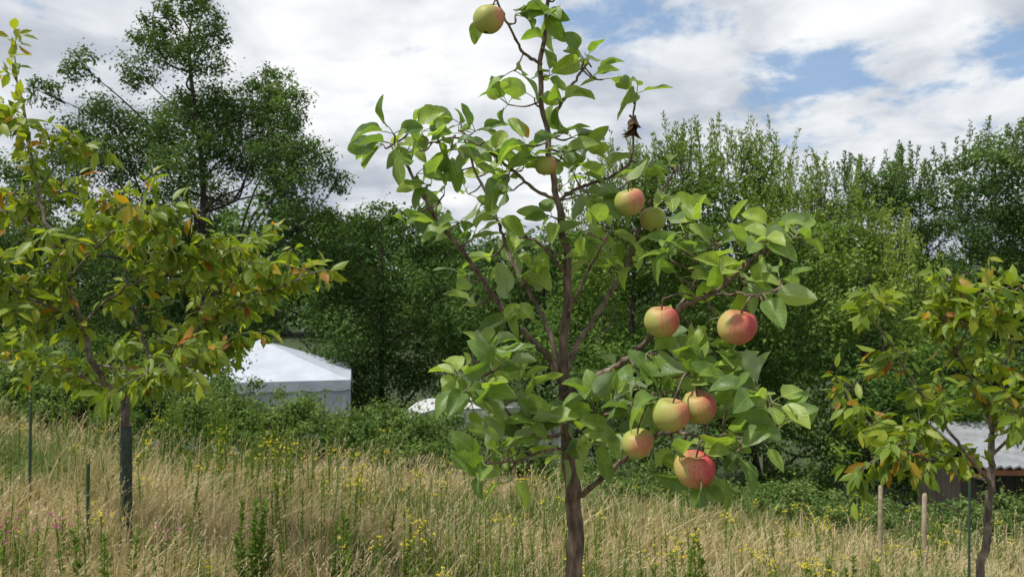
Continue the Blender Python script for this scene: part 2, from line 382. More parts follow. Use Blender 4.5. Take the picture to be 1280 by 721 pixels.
def wands(mb, clumps, n, Lw, Ls, mat, tb=.6):
    for c, r in clumps:
        for _ in range(n):
            a = R.rand()*6.28; q = R.rand()**.5
            b = np.asarray(c)+np.array([math.cos(a)*q*r, math.sin(a)*q*r*.8, r*.75*math.sqrt(max(0, 1-q*q))])
            l = Lw*(0.5+0.8*R.rand()); d = unit(np.array([R.randn()*.16, R.randn()*.16, 1.])+0.25*(b-c)/r)
            e = b+d*l; P = np.array([b-d*.3, (b+e)/2+R.randn(3)*.03, e]); tube(mb, P, [.010, .006, .003], 1, 3)
            m_ = int(50*l/.8); t = R.rand(m_)
            pos = b+d*l*t[:, None]+R.randn(m_, 3)*.06*(1.25-t)[:, None]
            quads(mb, pos, unit(R.randn(m_, 3))*.8+d*.9, R.randn(m_, 3), Ls*(.6+.6*R.rand(m_)), Ls*.36*(.8+.4*R.rand(m_)), np.clip(tb+.18*R.randn(m_), 0, 1), mat)
def cl(lst, d, jit=0.8):
    return [(at(u, v, d)+np.array([0, R.randn()*jit, 0]), r*d/F) for u, v, r in lst]
def tree(name, lst, d, Ls, leaf, k=38, tb=.45, wand=0, Lw=.8, r0=.16, fork_v=None, jit=.8, nsub=20, flat=.7, bu=None, tb_shade=None, bend=.25):
    mb = MB(); C = cl(lst, d, jit)
    u = bu if bu is not None else np.mean([a[0] for a in lst]); x = (u-640)/F*d
    base = np.array([x, d, float(ground_h(x, d))-.1]); fv = fork_v if fork_v is not None else max(a[1] for a in lst)
    fork = at(u, fv, d); fork[2] = max(fork[2], base[2]+.8)
    vt = min(a[1] for a in lst); top = at(.6*u+.4*[a[0] for a in lst if a[1] == vt][0], vt, d)
    limbs(mb, base, fork, top, C, r0, bend=bend)
    if tb_shade is None: crown(mb, C, Ls, 0, k, tb, flat, nsub)
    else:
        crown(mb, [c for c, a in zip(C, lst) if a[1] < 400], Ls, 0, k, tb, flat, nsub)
        crown(mb, [c for c, a in zip(C, lst) if a[1] >= 400], Ls, 0, k, tb_shade, flat, nsub)  # lower clumps: darker leaf tint, shade painted into the colour
    if wand: wands(mb, C if tb_shade is None else [c for c, a in zip(C, lst) if a[1] < 400], wand, Lw, Ls, 0, tb+.15)
    return mb.build(name, [leaf, M_bark_dark])

tree('tall_ash_tree', [(235, 5, 26), (262, 22, 26), (208, 26, 24), (180, 40, 26), (222, 58, 40), (258, 70, 34), (160, 78, 30), (290, 60, 20), (136, 100, 24), (198, 108, 46), (245, 125, 46), (292, 112, 40), (330, 100, 32), (352, 132, 38), (310, 148, 42), (370, 160, 26),
     (140, 158, 42), (110, 190, 40), (190, 170, 52), (240, 185, 50), (285, 185, 40), (340, 172, 36), (76, 180, 28), (150, 218, 50), (210, 235, 50), (258, 225, 38), (365, 205, 38), (402, 212, 34), (426, 226, 20), (395, 245, 36), (348, 240, 32), (372, 275, 38), (405, 280, 26),
     (100, 250, 46), (165, 280, 52), (228, 285, 44), (270, 150, 38), (325, 205, 30), (60, 230, 38), (90, 130, 20)], 24, .115, M_leaf_tall, k=36, fork_v=340, r0=.2, jit=1.2, nsub=22, bu=250, tb=.48, flat=.85, bend=.5)
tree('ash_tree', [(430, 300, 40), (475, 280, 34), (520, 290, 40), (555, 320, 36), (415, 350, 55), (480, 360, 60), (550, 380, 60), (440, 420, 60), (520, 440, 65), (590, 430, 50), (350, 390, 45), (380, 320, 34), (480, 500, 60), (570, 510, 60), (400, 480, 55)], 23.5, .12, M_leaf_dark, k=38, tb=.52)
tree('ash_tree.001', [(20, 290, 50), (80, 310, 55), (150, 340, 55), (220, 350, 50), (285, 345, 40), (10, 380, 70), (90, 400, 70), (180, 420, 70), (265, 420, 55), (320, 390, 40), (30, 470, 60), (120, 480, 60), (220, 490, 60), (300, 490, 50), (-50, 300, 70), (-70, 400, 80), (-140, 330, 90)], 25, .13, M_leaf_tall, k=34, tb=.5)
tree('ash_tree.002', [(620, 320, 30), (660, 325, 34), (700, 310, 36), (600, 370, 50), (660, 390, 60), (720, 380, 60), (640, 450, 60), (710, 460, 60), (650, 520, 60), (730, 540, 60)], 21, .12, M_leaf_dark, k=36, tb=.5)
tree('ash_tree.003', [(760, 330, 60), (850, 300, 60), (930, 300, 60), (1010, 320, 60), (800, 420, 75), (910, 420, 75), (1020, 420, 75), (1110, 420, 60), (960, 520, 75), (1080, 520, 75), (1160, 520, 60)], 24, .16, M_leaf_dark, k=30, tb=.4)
tree('willow_tree', [(735, 290, 36), (775, 250, 40), (830, 222, 42), (865, 235, 42), (760, 340, 60), (830, 330, 70), (740, 420, 70), (820, 430, 75), (760, 510, 65), (850, 520, 70), (790, 590, 50), (870, 600, 55), (800, 270, 50)], 17, .10, M_leaf_willow, k=34, tb=.48, wand=22, Lw=.8, bu=800, tb_shade=.3)
tree('willow_tree.001', [(905, 222, 42), (950, 226, 44), (990, 248, 44), (1030, 270, 40), (900, 300, 65), (975, 320, 65), (910, 400, 75), (990, 430, 75), (930, 510, 70), (1010, 540, 65), (950, 610, 50), (1030, 615, 50)], 17.5, .10, M_leaf_willow, k=34, tb=.56, wand=22, Lw=.8, bu=950, tb_shade=.28)
tree('willow_tree.002', [(1040, 290, 38), (1075, 300, 38), (1105, 330, 38), (1050, 370, 55), (1110, 390, 50), (1070, 460, 65), (1130, 490, 55), (1090, 560, 60), (1160, 570, 55), (1120, 620, 40)], 17, .10, M_leaf_willow, k=34, tb=.82, wand=18, Lw=.7, bu=1080, tb_shade=.25)
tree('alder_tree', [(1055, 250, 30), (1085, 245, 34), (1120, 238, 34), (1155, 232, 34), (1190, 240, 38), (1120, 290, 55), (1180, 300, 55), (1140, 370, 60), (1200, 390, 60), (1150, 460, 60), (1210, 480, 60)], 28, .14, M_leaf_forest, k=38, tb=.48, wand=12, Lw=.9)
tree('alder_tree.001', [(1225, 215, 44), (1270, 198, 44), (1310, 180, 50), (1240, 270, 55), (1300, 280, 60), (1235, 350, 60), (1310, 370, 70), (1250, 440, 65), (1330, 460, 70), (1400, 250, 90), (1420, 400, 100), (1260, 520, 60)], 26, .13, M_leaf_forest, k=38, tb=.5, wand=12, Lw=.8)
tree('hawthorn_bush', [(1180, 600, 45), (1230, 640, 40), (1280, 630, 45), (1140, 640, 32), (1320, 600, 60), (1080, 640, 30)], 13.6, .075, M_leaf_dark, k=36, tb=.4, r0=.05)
tree('hazel_bush', [(215, 440, 40), (262, 452, 34), (288, 474, 22), (180, 470, 40), (240, 490, 36), (296, 505, 22), (150, 440, 34)], 15.5, .085, M_leaf_bramble, k=34, tb=.4, r0=.05, jit=.4)

# distant mass of trees
mb = MB(); C = []
for a in np.linspace(-1.15, 1.15, 60):
    d = 60+R.rand()*14; x = math.tan(a)*d*.8
    for zz in (-1, 2.2, 5): C.append((np.array([x+R.randn(), d, float(ground_h(x, d))+3+zz+R.randn()*.5]), 3.2+R.rand()))
crown(mb, C, .6, 0, 30, .45)
mb.build('distant_trees', [M_leaf_forest])

# bramble hedge along the edge of the meadow
mb = MB(); C = []
def hedge_h(x):
    return .42+.52*smooth(.5, -.5, x)-.17*smooth(-1.9, -2.5, x)*smooth(-4.4, -4.0, x)+.10*math.sin(x*1.9)*(x > -2)+.08*math.sin(x*4.3+1)+.2*smooth(5.2, 6.0, x)
for x in np.arange(-10.5, 10, .3):
    for row in range(3):
        y = 10.0+row*.75+R.randn()*.2; g = float(ground_h(x, y))
        if x > 6.0: y = 9.9+row*.25
        hh = hedge_h(x)*(.6, .85, 1.15)[row]+.10*R.randn()+.08*row
        hh = max(hh, .25)
        C.append((np.array([x+R.randn()*.15, y, g+hh*.6]), max(.22, hh*.5)))
crown(mb, C, .062, 0, 32, .5, nsub=9)
for x in np.arange(-10.5, 10, .06):
    y = 9.9+R.rand()*1.6*(x < 6)+.3*R.rand(); g = float(ground_h(x, y)); hh = hedge_h(x); b = np.array([x, y, g+.3*hh]); e = b+np.array([R.randn()*.25, R.randn()*.2-.1, hh*.6+.35*R.rand()])
    P = spline([b, (b+e)/2+[0, 0, .1], e], 4); tube(mb, P, .003, 1, 3)
    m_ = 18; t = R.rand(m_)**.7; pos = b+(e-b)*t[:, None]+R.randn(m_, 3)*.03
    quads(mb, pos, R.randn(m_, 3), R.randn(m_, 3)+[0, 0, 1], .05+.03*R.rand(m_), .03+.01*R.rand(m_), np.clip(.65+.2*R.randn(m_), 0, 1), 0)
mb.build('bramble_hedge', [M_leaf_bramble, M_bark_dark])

# ------------------------------------------------------------------ young cherry trees
def cherry(name, d0, branches, ntw, seedoff, tw_len, base_r, leafL=.10, nlv=9, up=.25):
    mb = MB(); pts = []; dirs = []
    for br, r0, r1, tw in branches:
        P = spline([at(*q) for q in br], 6)
        P[6:] += R.randn(*P[6:].shape)*.006
        tube(mb, P, np.linspace(r0, r1, len(P)), 1, 8 if r0 > .02 else 6, .04)
        if tw:
            T = unit(np.gradient(P, axis=0)); m_ = int(ntw*tw)
            for _ in range(m_):
                f = R.rand()**.7; i = int(f*(len(P)-1)); i = max(4, i)
                o = P[i]; d = unit(T[i]*.7+unit(R.randn(3))*.9+np.array([0, 0, up]))
                l = tw_len*(.3+.9*R.rand())
                e = o+d*l+np.array([0, 0, -.10*l]); mid = (o+e)/2+np.array([0, 0, .06*l])+R.randn(3)*.02
                Q = spline([o, mid, e], 4); tube(mb, Q, np.linspace(.0050, .0018, len(Q)), 1, 4)
                k = max(3, int(nlv*l/tw_len*1.3))
                for _ in range(k):
                    q = Q[R.randint(2, len(Q))]; pts.append(q+R.randn(3)*.012); dirs.append(d)
    pts = np.array(pts); dirs = np.array(dirs)
    rep = 3
    pos = np.repeat(pts, rep, 0)+R.randn(len(pts)*rep, 3)*.012; dd = np.repeat(dirs, rep, 0)
    n = len(pos)
    dr = unit(dd*.5+R.randn(n, 3)*.5+np.array([0, 0, -.6]))
    nr = unit(R.randn(n, 3)*.6+np.array([0, -.25, .7]))
    pos = pos+dr*.02
    t = np.clip(.50+.2*R.randn(n)+.08*(pos[:, 2]-1.6), 0, .86)
    gr = R.rand(n); t = np.where(gr < .055, .88+.12*R.rand(n), t)
    ls = leafL*(.55+.65*R.rand(n))
    leaves6(mb, pos, dr, nr, ls, ls*(.38+.1*R.rand(n)), t, 0)
    return mb.build(name, [M_leaf_cherry, M_bark_cherry])
D = 5.6
gx = (157-640)/F*D; gz = float(ground_h(gx, D)); gv = 360-(gz-CZ)/D*F
cherry('cherry_tree', D, [
    ([(157, gv+10, D), (158, 600, D), (157, 515, D)], .036, .030, 0),
    ([(157, 518, D), (140, 490, D), (118, 455, D-.1), (103, 405, D-.1), (85, 350, D-.1), (65, 295, D-.1), (48, 240, D), (38, 180, D), (26, 120, D), (20, 96, D)], .026, .005, 1.2),
    ([(157, 518, D), (162, 490, D+.1), (195, 452, D+.1), (235, 425, D), (270, 395, D-.1), (320, 372, D-.1), (365, 352, D-.2), (392, 338, D-.2)], .020, .004, 1.4),
    ([(190, 456, D+.1), (178, 420, D+.2), (165, 375, D+.3), (155, 330, D+.3), (150, 280, D+.3), (140, 250, D+.3)], .013, .004, 1.0),
    ([(235, 425, D), (262, 380, D+.1), (290, 330, D+.2), (296, 305, D+.2)], .011, .004, .9),
    ([(103, 405, D-.1), (70, 385, D-.3), (30, 370, D-.5), (-20, 350, D-.6)], .011, .004, .9),
    ([(85, 350, D-.1), (120, 310, D-.3), (160, 280, D-.5), (200, 270, D-.5)], .011, .004, 1.1),
    ([(140, 490, D), (100, 470, D+.3), (50, 465, D+.5), (0, 450, D+.6)], .011, .004, .8),
    ([(65, 295, D-.1), (20, 270, D), (-30, 250, D)], .009, .003, .9),
    ([(118, 455, D-.1), (160, 460, D-.5), (210, 462, D-.8), (250, 448, D-.9)], .009, .003, .8),
    ([(195, 452, D+.1), (240, 450, D+.4), (285, 430, D+.6)], .009, .003, .7),
    ([(48, 240, D), (70, 205, D), (85, 180, D)], .006, .002, .3),
    ([(103, 405, D-.1), (140, 370, D-.2), (200, 340, D-.3), (250, 322, D-.3), (300, 330, D-.3)], .009, .003, 1.1),
    ], 20, 0, .36, .04, leafL=.125, nlv=5.5)
D = 4.3
cherry('cherry_tree.001', D, [
    ([(1228, 800, D), (1226, 740, D), (1234, 660, D), (1238, 600, D), (1240, 540, D)], .025, .017, 0),
    ([(1236, 600, D), (1210, 570, D-.1), (1180, 530, D-.15), (1145, 480, D-.2), (1120, 440, D-.2), (1092, 400, D-.2), (1072, 358, D-.2)], .011, .003, 1.0),
    ([(1240, 540, D), (1225, 490, D), (1195, 440, D), (1180, 390, D), (1188, 340, D)], .012, .003, 1.3),
    ([(1240, 540, D), (1255, 480, D+.1), (1262, 420, D+.1), (1260, 375, D+.1)], .012, .003, 1.0),
    ([(1238, 570, D), (1275, 530, D), (1300, 470, D), (1320, 410, D)], .010, .003, .8),
    ([(1236, 600, D), (1200, 590, D+.2), (1150, 570, D+.3), (1100, 540, D+.3), (1060, 500, D+.3)], .009, .003, 1.3),
    ([(1240, 530, D), (1290, 500, D-.4), (1310, 450, D-.6)], .008, .003, .6),
    ([(1180, 530, D-.15), (1150, 545, D-.3), (1115, 560, D-.4), (1090, 570, D-.4)], .006, .002, .8),
    ([(1195, 440, D), (1215, 400, D-.2), (1235, 365, D-.3)], .006, .002, .6),
    ], 17, 3, .23, .03, leafL=.105, nlv=5)

# ------------------------------------------------------------------ the apple tree
T0 = 1.9
TK = .84
trunk_uvr = [(722, 1010, 30), (720, 860, 15), (719, 720, 13), (718, 640, 11.8), (714, 600, 11.2), (708, 540, 9), (704, 485, 8.2), (707, 400, 6.6), (710, 330, 6.0), (703, 290, 5.6), (697, 250, 5.0), (689, 210, 4.6), (683, 160, 4.2), (675, 110, 3.8), (678, 60, 3.4), (686, 0, 2.8), (692, -60, 2.2), (694, -130, 1.5)]
branches = [
 ([(704, 492, 1.9), (722, 486, 1.87), (745, 470, 1.84), (785, 447, 1.80), (815, 418, 1.76), (848, 386, 1.72), (885, 368, 1.68), (912, 350, 1.65), (935, 328, 1.63), (968, 308, 1.6)], 5.6, 1.8),
 ([(702, 478, 1.9), (686, 446, 1.88), (660, 420, 1.86), (635, 395, 1.84), (605, 352, 1.82), (580, 315, 1.8), (550, 280, 1.8), (527, 240, 1.8), (508, 205, 1.8), (492, 178, 1.8)], 5.0, 1.6),
 ([(701, 470, 1.9), (690, 425, 1.93), (672, 382, 1.96), (650, 345, 2.0), (632, 305, 2.03), (618, 265, 2.05), (595, 215, 2.08), (578, 165, 2.1)], 3.6, 1.4),
 ([(708, 462, 1.9), (722, 430, 1.93), (745, 395, 1.95), (765, 362, 1.97), (783, 330, 1.97), (795, 295, 1.95), (808, 262, 1.92), (830, 235, 1.9), (846, 208, 1.9)], 4.2, 1.4),
 ([(716, 622, 1.9), (735, 612, 1.87), (760, 590, 1.82), (785, 570, 1.76), (808, 548, 1.7), (845, 540, 1.62), (885, 545, 1.58), (930, 540, 1.56)], 4.2, 1.6),
 ([(706, 540, 1.9), (688, 545, 1.84), (660, 543, 1.78), (640, 520, 1.74), (615, 490, 1.72), (590, 455, 1.72)], 3.0, 1.3),
 ([(710, 560, 1.9), (680, 562, 1.8), (650, 575, 1.7), (612, 578, 1.66), (590, 590, 1.64)], 2.4, 1.2),
 ([(697, 250, 1.9), (668, 236, 1.88), (640, 212, 1.86), (612, 190, 1.85), (575, 172, 1.85), (540, 178, 1.85)], 2.6, 1.2),
 ([(683, 160, 1.9), (700, 132, 1.88), (720, 100, 1.87), (735, 78, 1.86)], 2.8, 1.4),
 ([(697, 250, 1.9), (725, 234, 1.92), (760, 222, 1.93), (788, 200, 1.93), (791, 160, 1.93), (795, 118, 1.93)], 2.6, 1.2),
 ([(677, 80, 1.9), (655, 66, 1.86), (640, 40, 1.82), (622, 5, 1.78)], 2.4, 1.4),
 ([(845, 388, 1.72), (870, 350, 1.74), (880, 325, 1.75), (905, 300, 1.75), (918, 285, 1.75)], 2.4, 1.2),
 ([(785, 447, 1.80), (805, 465, 1.74), (840, 470, 1.68), (880, 462, 1.62), (925, 480, 1.58), (965, 500, 1.56)], 2.6, 1.3),
 ([(808, 440, 1.78), (850, 450, 1.7), (880, 445, 1.66)], 2.0, 1.3),
 ([(707, 400, 1.9), (725, 360, 1.82), (745, 320, 1.78), (760, 290, 1.76)], 2.5, 1.2),
 ([(709, 345, 1.9), (690, 320, 1.84), (668, 300, 1.8), (648, 296, 1.78)], 2.2, 1.1),
 ([(885, 368, 1.68), (920, 366, 1.62), (950, 368, 1.58), (985, 356, 1.56)], 2, 1.1),
 ([(707, 505, 1.9), (735, 520, 1.82), (765, 515, 1.74), (800, 500, 1.68), (840, 488, 1.62)], 2.4, 1.3),
]
APPLES = [(611, 24, 19.5, 1.74, .14, (.1, .2, .4)), (682, 206, 14, 1.86, .30, (.2, 0, 1)), (787, 252, 19, 1.8, .19, (.3, -.15, -.2)), (816, 273, 16.5, 1.86, .12, (.2, .2, 3)), (827, 401, 22, 1.66, .50, (.15, -.15, .5)),
          (921, 408, 24.5, 1.58, .66, (.25, .15, .3)), (838, 517, 23, 1.56, .25, (.2, .1, .3)), (873, 508, 22.5, 1.60, .44, (.1, -.3, .5)), (797, 553, 20, 1.62, .12, (.3, .1, -.6)), (868, 585, 25, 1.52, .70, (.3, -.1, .4))]
AC = [(at(a[0], a[1], a[3]), a[2]*a[3]/F) for a in APPLES]
mb = MB(); allp = []; spurs = []
P = spline([at(u, v, T0) for u, v, r in trunk_uvr], 6)
rr = np.interp(np.linspace(0, len(trunk_uvr)-1, len(P)), range(len(trunk_uvr)), [r*TK*T0/F for u, v, r in trunk_uvr])
P[:, 0] += .003*np.sin(np.arange(len(P))*.9); P[:, 1] += .003*np.cos(np.arange(len(P))*.7)
g0 = float(ground_h(P[0][0], T0)); P[0][2] = min(P[0][2], g0-.05)
rr = rr*(1+.05*R.randn(len(rr)))
tube(mb, P, rr, 1, 14, .025)
allp.append(P[12:])
for i in range(50, len(P)-10, 5): spurs.append((P[i], unit(np.array([R.randn(), R.randn()-.2, .4])), .06))
for br, r0, r1 in branches:
    Q = spline([at(*q) for q in br], 7)
    Q += R.randn(*Q.shape)*.0014
    rad = np.linspace(r0, r1, len(Q))*TK*np.array([q for q in Q[:, 1]])/F*1.05
    rad[::4] *= 1.2
    tube(mb, Q, rad, 1, 9, .04); allp.append(Q)
    for i in range(18, len(Q), 6):
        e = Q[i]+unit(np.array([R.randn(), R.randn(), .8]))*R.uniform(.008, .02); tube(mb, spline([Q[i], e], 3), [.0030, .0030, .0034, .0024], 1, 6)
        if R.rand() < .3: spurs.append((Q[i], unit(np.array([R.randn(), R.randn()-.2, .5+.5*R.rand()])), .04))
allp = np.concatenate(allp)
pix = np.stack([640+allp[:, 0]/allp[:, 1]*F, 360-(allp[:, 2]-CZ)/allp[:, 1]*F], 1)

NT, NS = 11, 5
def apple_leaf(mb, base, d, nrm, L, W, tint, bend, fold, twist):
    d = d/np.linalg.norm(d); s = np.cross(d, nrm); s /= np.linalg.norm(s); n = np.cross(s, d)
    t = np.linspace(0, 1, NT); ph = R.rand()*6.28
    w = W/2*np.sin(np.pi*np.clip(t, 0, 1)**0.80)**0.62*(1-.12*t**3); w[0] = .0008; w[-1] = .0003
    w = w*(1+.018*np.where(np.arange(NT) % 2, 1, -1)*(t > .1))
    ang = bend*t; ly = np.concatenate([[0], np.cumsum(np.cos(ang[:-1]))])*L/(NT-1); lz = -np.concatenate([[0], np.cumsum(np.sin(ang[:-1]))])*L/(NT-1)
    V = []; uv = []
    for j, a in enumerate(np.linspace(-1, 1, NS)):
        ta = twist*t
        lat = a*w; hz = fold*np.abs(a)*w+.12*w*np.sin(t*11+ph+a*2)*abs(a)
        xs_ = lat*np.cos(ta); zs_ = lz+hz+lat*np.sin(ta)
        V.append(base+np.outer(xs_, s)+np.outer(ly, d)+np.outer(zs_, n)); uv.append(np.stack([t, np.full(NT, a), np.zeros(NT)], 1))
    V = np.concatenate(V); uv = np.concatenate(uv)
    q = [[j*NT+i, (j+1)*NT+i, (j+1)*NT+i+1, j*NT+i+1] for j in range(NS-1) for i in range(NT-1)]
    mb.add(V, [q], 0, tint, uv)

clusters = [(478, 176), (492, 168), (512, 160), (505, 190), (530, 190), (545, 172), (578, 150), (592, 160), (540, 236), (560, 248), (582, 238), (512, 274), (524, 262), (604, 222), (618, 196), (640, 212), (602, 256), (620, 270),
 (575, 280), (590, 300), (592, 352), (600, 376), (612, 318), (636, 332), (690, 300), (655, 360), (672, 345), (640, 380), (625, 400), (608, 440), (592, 452), (578, 488), (625, 458), (600, 430), (652, 530), (668, 540), (700, 565), (690, 535), (630, 565),
 (596, 592), (640, 600), (610, 553), (650, 490), (620, 505), (722, 530), (752, 512), (745, 552), (772, 500), (800, 482), (822, 470), (792, 520), (765, 535), (820, 565), (868, 552), (885, 460), (915, 480), (942, 488), (962, 500), (972, 520), (930, 545), (900, 550), (895, 590),
 (880, 600), (848, 585), (830, 430), (812, 440), (768, 330), (800, 330), (840, 308), (852, 345), (868, 322), (895, 310), (910, 290), (940, 306), (970, 285), (992, 300), (978, 355), (950, 365), (930, 350), (905, 338), (868, 408), (890, 395), (760, 292), (742, 326),
 (722, 306), (745, 216), (765, 226), (802, 206), (838, 208), (830, 240), (848, 258), (798, 122), (732, 76), (752, 98), (712, 168), (728, 186), (702, 192), (640, 84), (636, 130), (690, 92), (676, 14), (642, 22), (692, 12), (656, 176), (672, 200),
 (700, 235), (735, 250), (780, 300), (850, 290), (880, 280), (860, 500), (905, 515), (940, 525), (955, 550), (830, 500), (780, 555), (690, 270), (925, 320), (885, 345), (835, 330), (565, 190), (520, 215), (600, 490), (575, 470), (655, 560),
 (735, 290), (755, 265), (720, 215), (790, 245), (870, 440), (900, 440), (760, 480), (845, 560), (880, 525), (640, 240), (560, 215), (600, 195), (620, -30), (700, -30), (660, -60), (730, -50), (690, -110),
 (672, 525), (715, 575), (740, 500), (780, 470), (850, 470), (925, 560), (948, 508), (870, 470), (905, 460), (640, 545), (610, 575), (585, 500),
 (498, 182), (555, 190), (580, 170), (530, 160), (625, 225), (735, 95), (655, 205), (700, 125)]
jobs = []
for (u, v) in clusters:
    dd = np.hypot(pix[:, 0]-u, pix[:, 1]-v); i = int(np.argmin(dd)); a = allp[i]
    dep = a[1]+R.uniform(-.10, .10)
    jobs.append((a, at(u+R.uniform(-5, 5), v+R.uniform(-5, 5), dep), R.randint(3, 6) if v < 420 else R.randint(4, 7)))
for a, dr_, l in spurs: jobs.append((a, a+dr_*l*R.uniform(.3, 1.0), R.randint(2, 5)))
for a, c, nl in jobs:
    ln = np.linalg.norm(c-a)
    if ln > .012:
        mid = (a+c)/2+R.randn(3)*.006+np.array([0, 0, -.1*ln])
        Q = spline([a, mid, c], 4); tube(mb, Q, np.linspace(.0026, .0020, len(Q))*(1+.15*R.randn(len(Q))), 1, 6)
    outd = unit(c-a) if ln > .02 else unit(R.randn(3)+np.array([0, 0, .6]))
    ct = R.uniform(.2, .9)
    for q in range(nl):
        d = unit(outd*.5+R.randn(3)*np.array([.75, .6, .5])+np.array([0, 0, .12]))
        nr = unit(R.randn(3)*.65+np.array([-.15, -.35, .75]))
        if abs(np.dot(d, nr)) > .85: continue
        pl = R.uniform(.012, .03); b = c+d*pl+np.array([0, 0, .004])
        Lf = R.uniform(.052, .088); ctr = b+d*Lf*.5; bad = False
        for ac, ar in AC:
            dist = np.hypot((ctr[0]/ctr[1]-ac[0]/ac[1]), (ctr[2]-CZ)/ctr[1]-(ac[2]-CZ)/ac[1])*ac[1]
            if np.linalg.norm(ctr-ac) < ar*1.5 or (dist < ar*1.25 and ctr[1] < ac[1]): bad = True
        if bad: continue
        tube(mb, spline([c, c+d*pl*.5+np.array([0, 0, .003]), b], 2), .0011, 2, 4)
        tn = np.clip(ct+.17*R.randn(), 0, .93)
        apple_leaf(mb, b, d, nr, Lf, Lf*R.uniform(.48, .64), tn, R.uniform(0, 1.3), R.uniform(.05, .9), R.uniform(-.6, .6))
M_petiole = plain_mat('petiole', (0.2, 0.25, 0.09), .5)
apple_leaf(mb, at(650, 155, 1.86), np.array([.2, 0, -.3]), np.array([.1, -1, .2]), .04, .028, 1.0, .3, .3, .2)
tube(mb, spline([at(622, 5, 1.78), at(606, 8, 1.80), at(600, 24, 1.80)], 4), .0014, 2, 5)
apple_leaf(mb, at(600, 24, 1.80), np.array([-.35, .1, -1.]), np.array([-.3, -1, .3]), .062, .036, .6, .5, .3, .2)
M_dead = leaf_mat('leaf_withered', [(0, (0.09, 0.055, 0.03)), (1, (0.16, 0.10, 0.055))], .15, .7, .2, (1, 1, 1))
apple_tree = mb.build('apple_tree', [M_leaf_apple, M_bark_apple, M_petiole], luv=True)
mb = MB()
for q in range(8):
    c = at(791+R.uniform(-4, 4), 146+R.uniform(-4, 14), 1.92)
    apple_leaf(mb, c, np.array([R.randn()*.3, R.randn()*.3, -1]), R.randn(3), .04, .024, R.rand(), R.uniform(.5, 2.2), 1.0, R.uniform(-1, 1))
o = mb.build('withered_leaves', [M_dead], luv=True); o.parent = apple_tree

# apples
m, nt, out = new_mat('apple_skin'); L = nt.links
tc = N(nt, 'ShaderNodeTexCoord'); oi = N(nt, 'ShaderNodeObjectInfo'); so = N(nt, 'ShaderNodeSeparateColor'); L.new(oi.outputs['Color'], so.inputs[0])
nrmz = N(nt, 'ShaderNodeVectorMath', operation='NORMALIZE'); L.new(tc.outputs['Object'], nrmz.inputs[0])
dt = N(nt, 'ShaderNodeVectorMath', operation='DOT_PRODUCT'); L.new(nrmz.outputs[0], dt.inputs[0]); dt.inputs[1].default_value = (.75, -.45, .3)
mp = N(nt, 'ShaderNodeMapping'); mp.inputs['Scale'].default_value = (7, 7, .8); L.new(nrmz.outputs[0], mp.inputs[0])
sx = N(nt, 'ShaderNodeTexNoise'); sx.inputs['Scale'].default_value = 1.6; sx.inputs['Detail'].default_value = 4; L.new(mp.outputs[0], sx.inputs[0])
bl = N(nt, 'ShaderNodeTexNoise'); bl.inputs['Scale'].default_value = 30; bl.inputs['Detail'].default_value = 3; L.new(tc.outputs['Object'], bl.inputs[0])
s1 = math_n(nt, 'ADD', math_n(nt, 'MULTIPLY', dt.outputs['Value'], .5), math_n(nt, 'MULTIPLY', math_n(nt, 'SUBTRACT', sx.outputs[0], .5), .9))
s1 = math_n(nt, 'ADD', s1, math_n(nt, 'MULTIPLY', math_n(nt, 'SUBTRACT', bl.outputs[0], .5), .6))
s1 = math_n(nt, 'ADD', s1, so.outputs[0])
rp = ramp(nt, [(0.10, (0.33, 0.36, 0.09)), (0.38, (0.46, 0.35, 0.12)), (0.60, (0.52, 0.22, 0.12)), (0.88, (0.52, 0.105, 0.10)), (1, (0.45, 0.065, 0.07))]); L.new(s1, rp.inputs[0])
vo = N(nt, 'ShaderNodeTexVoronoi'); vo.inputs['Scale'].default_value = 230; L.new(tc.outputs['Object'], vo.inputs[0])
sk = math_n(nt, 'LESS_THAN', vo.outputs['Distance'], .16)
col = mixc(nt, math_n(nt, 'MULTIPLY', sk, .5), rp.outputs[0], (0.6, 0.5, 0.28))
sz = N(nt, 'ShaderNodeSeparateXYZ'); L.new(nrmz.outputs[0], sz.inputs[0])
top = N(nt, 'ShaderNodeMapRange'); top.inputs[1].default_value = .86; top.inputs[2].default_value = 1.0; L.new(sz.outputs[2], top.inputs[0])
col = mixc(nt, math_n(nt, 'MULTIPLY', top.outputs[0], .7), col, (0.28, 0.27, 0.08))
p = N(nt, 'ShaderNodeBsdfPrincipled'); p.inputs['Roughness'].default_value = .52; p.inputs['Specular IOR Level'].default_value = .3
L.new(col, p.inputs['Base Color']); L.new(p.outputs[0], out.inputs[0]); M_skin = m
M_stem = plain_mat('apple_stem', (.09, .055, .03), .8)
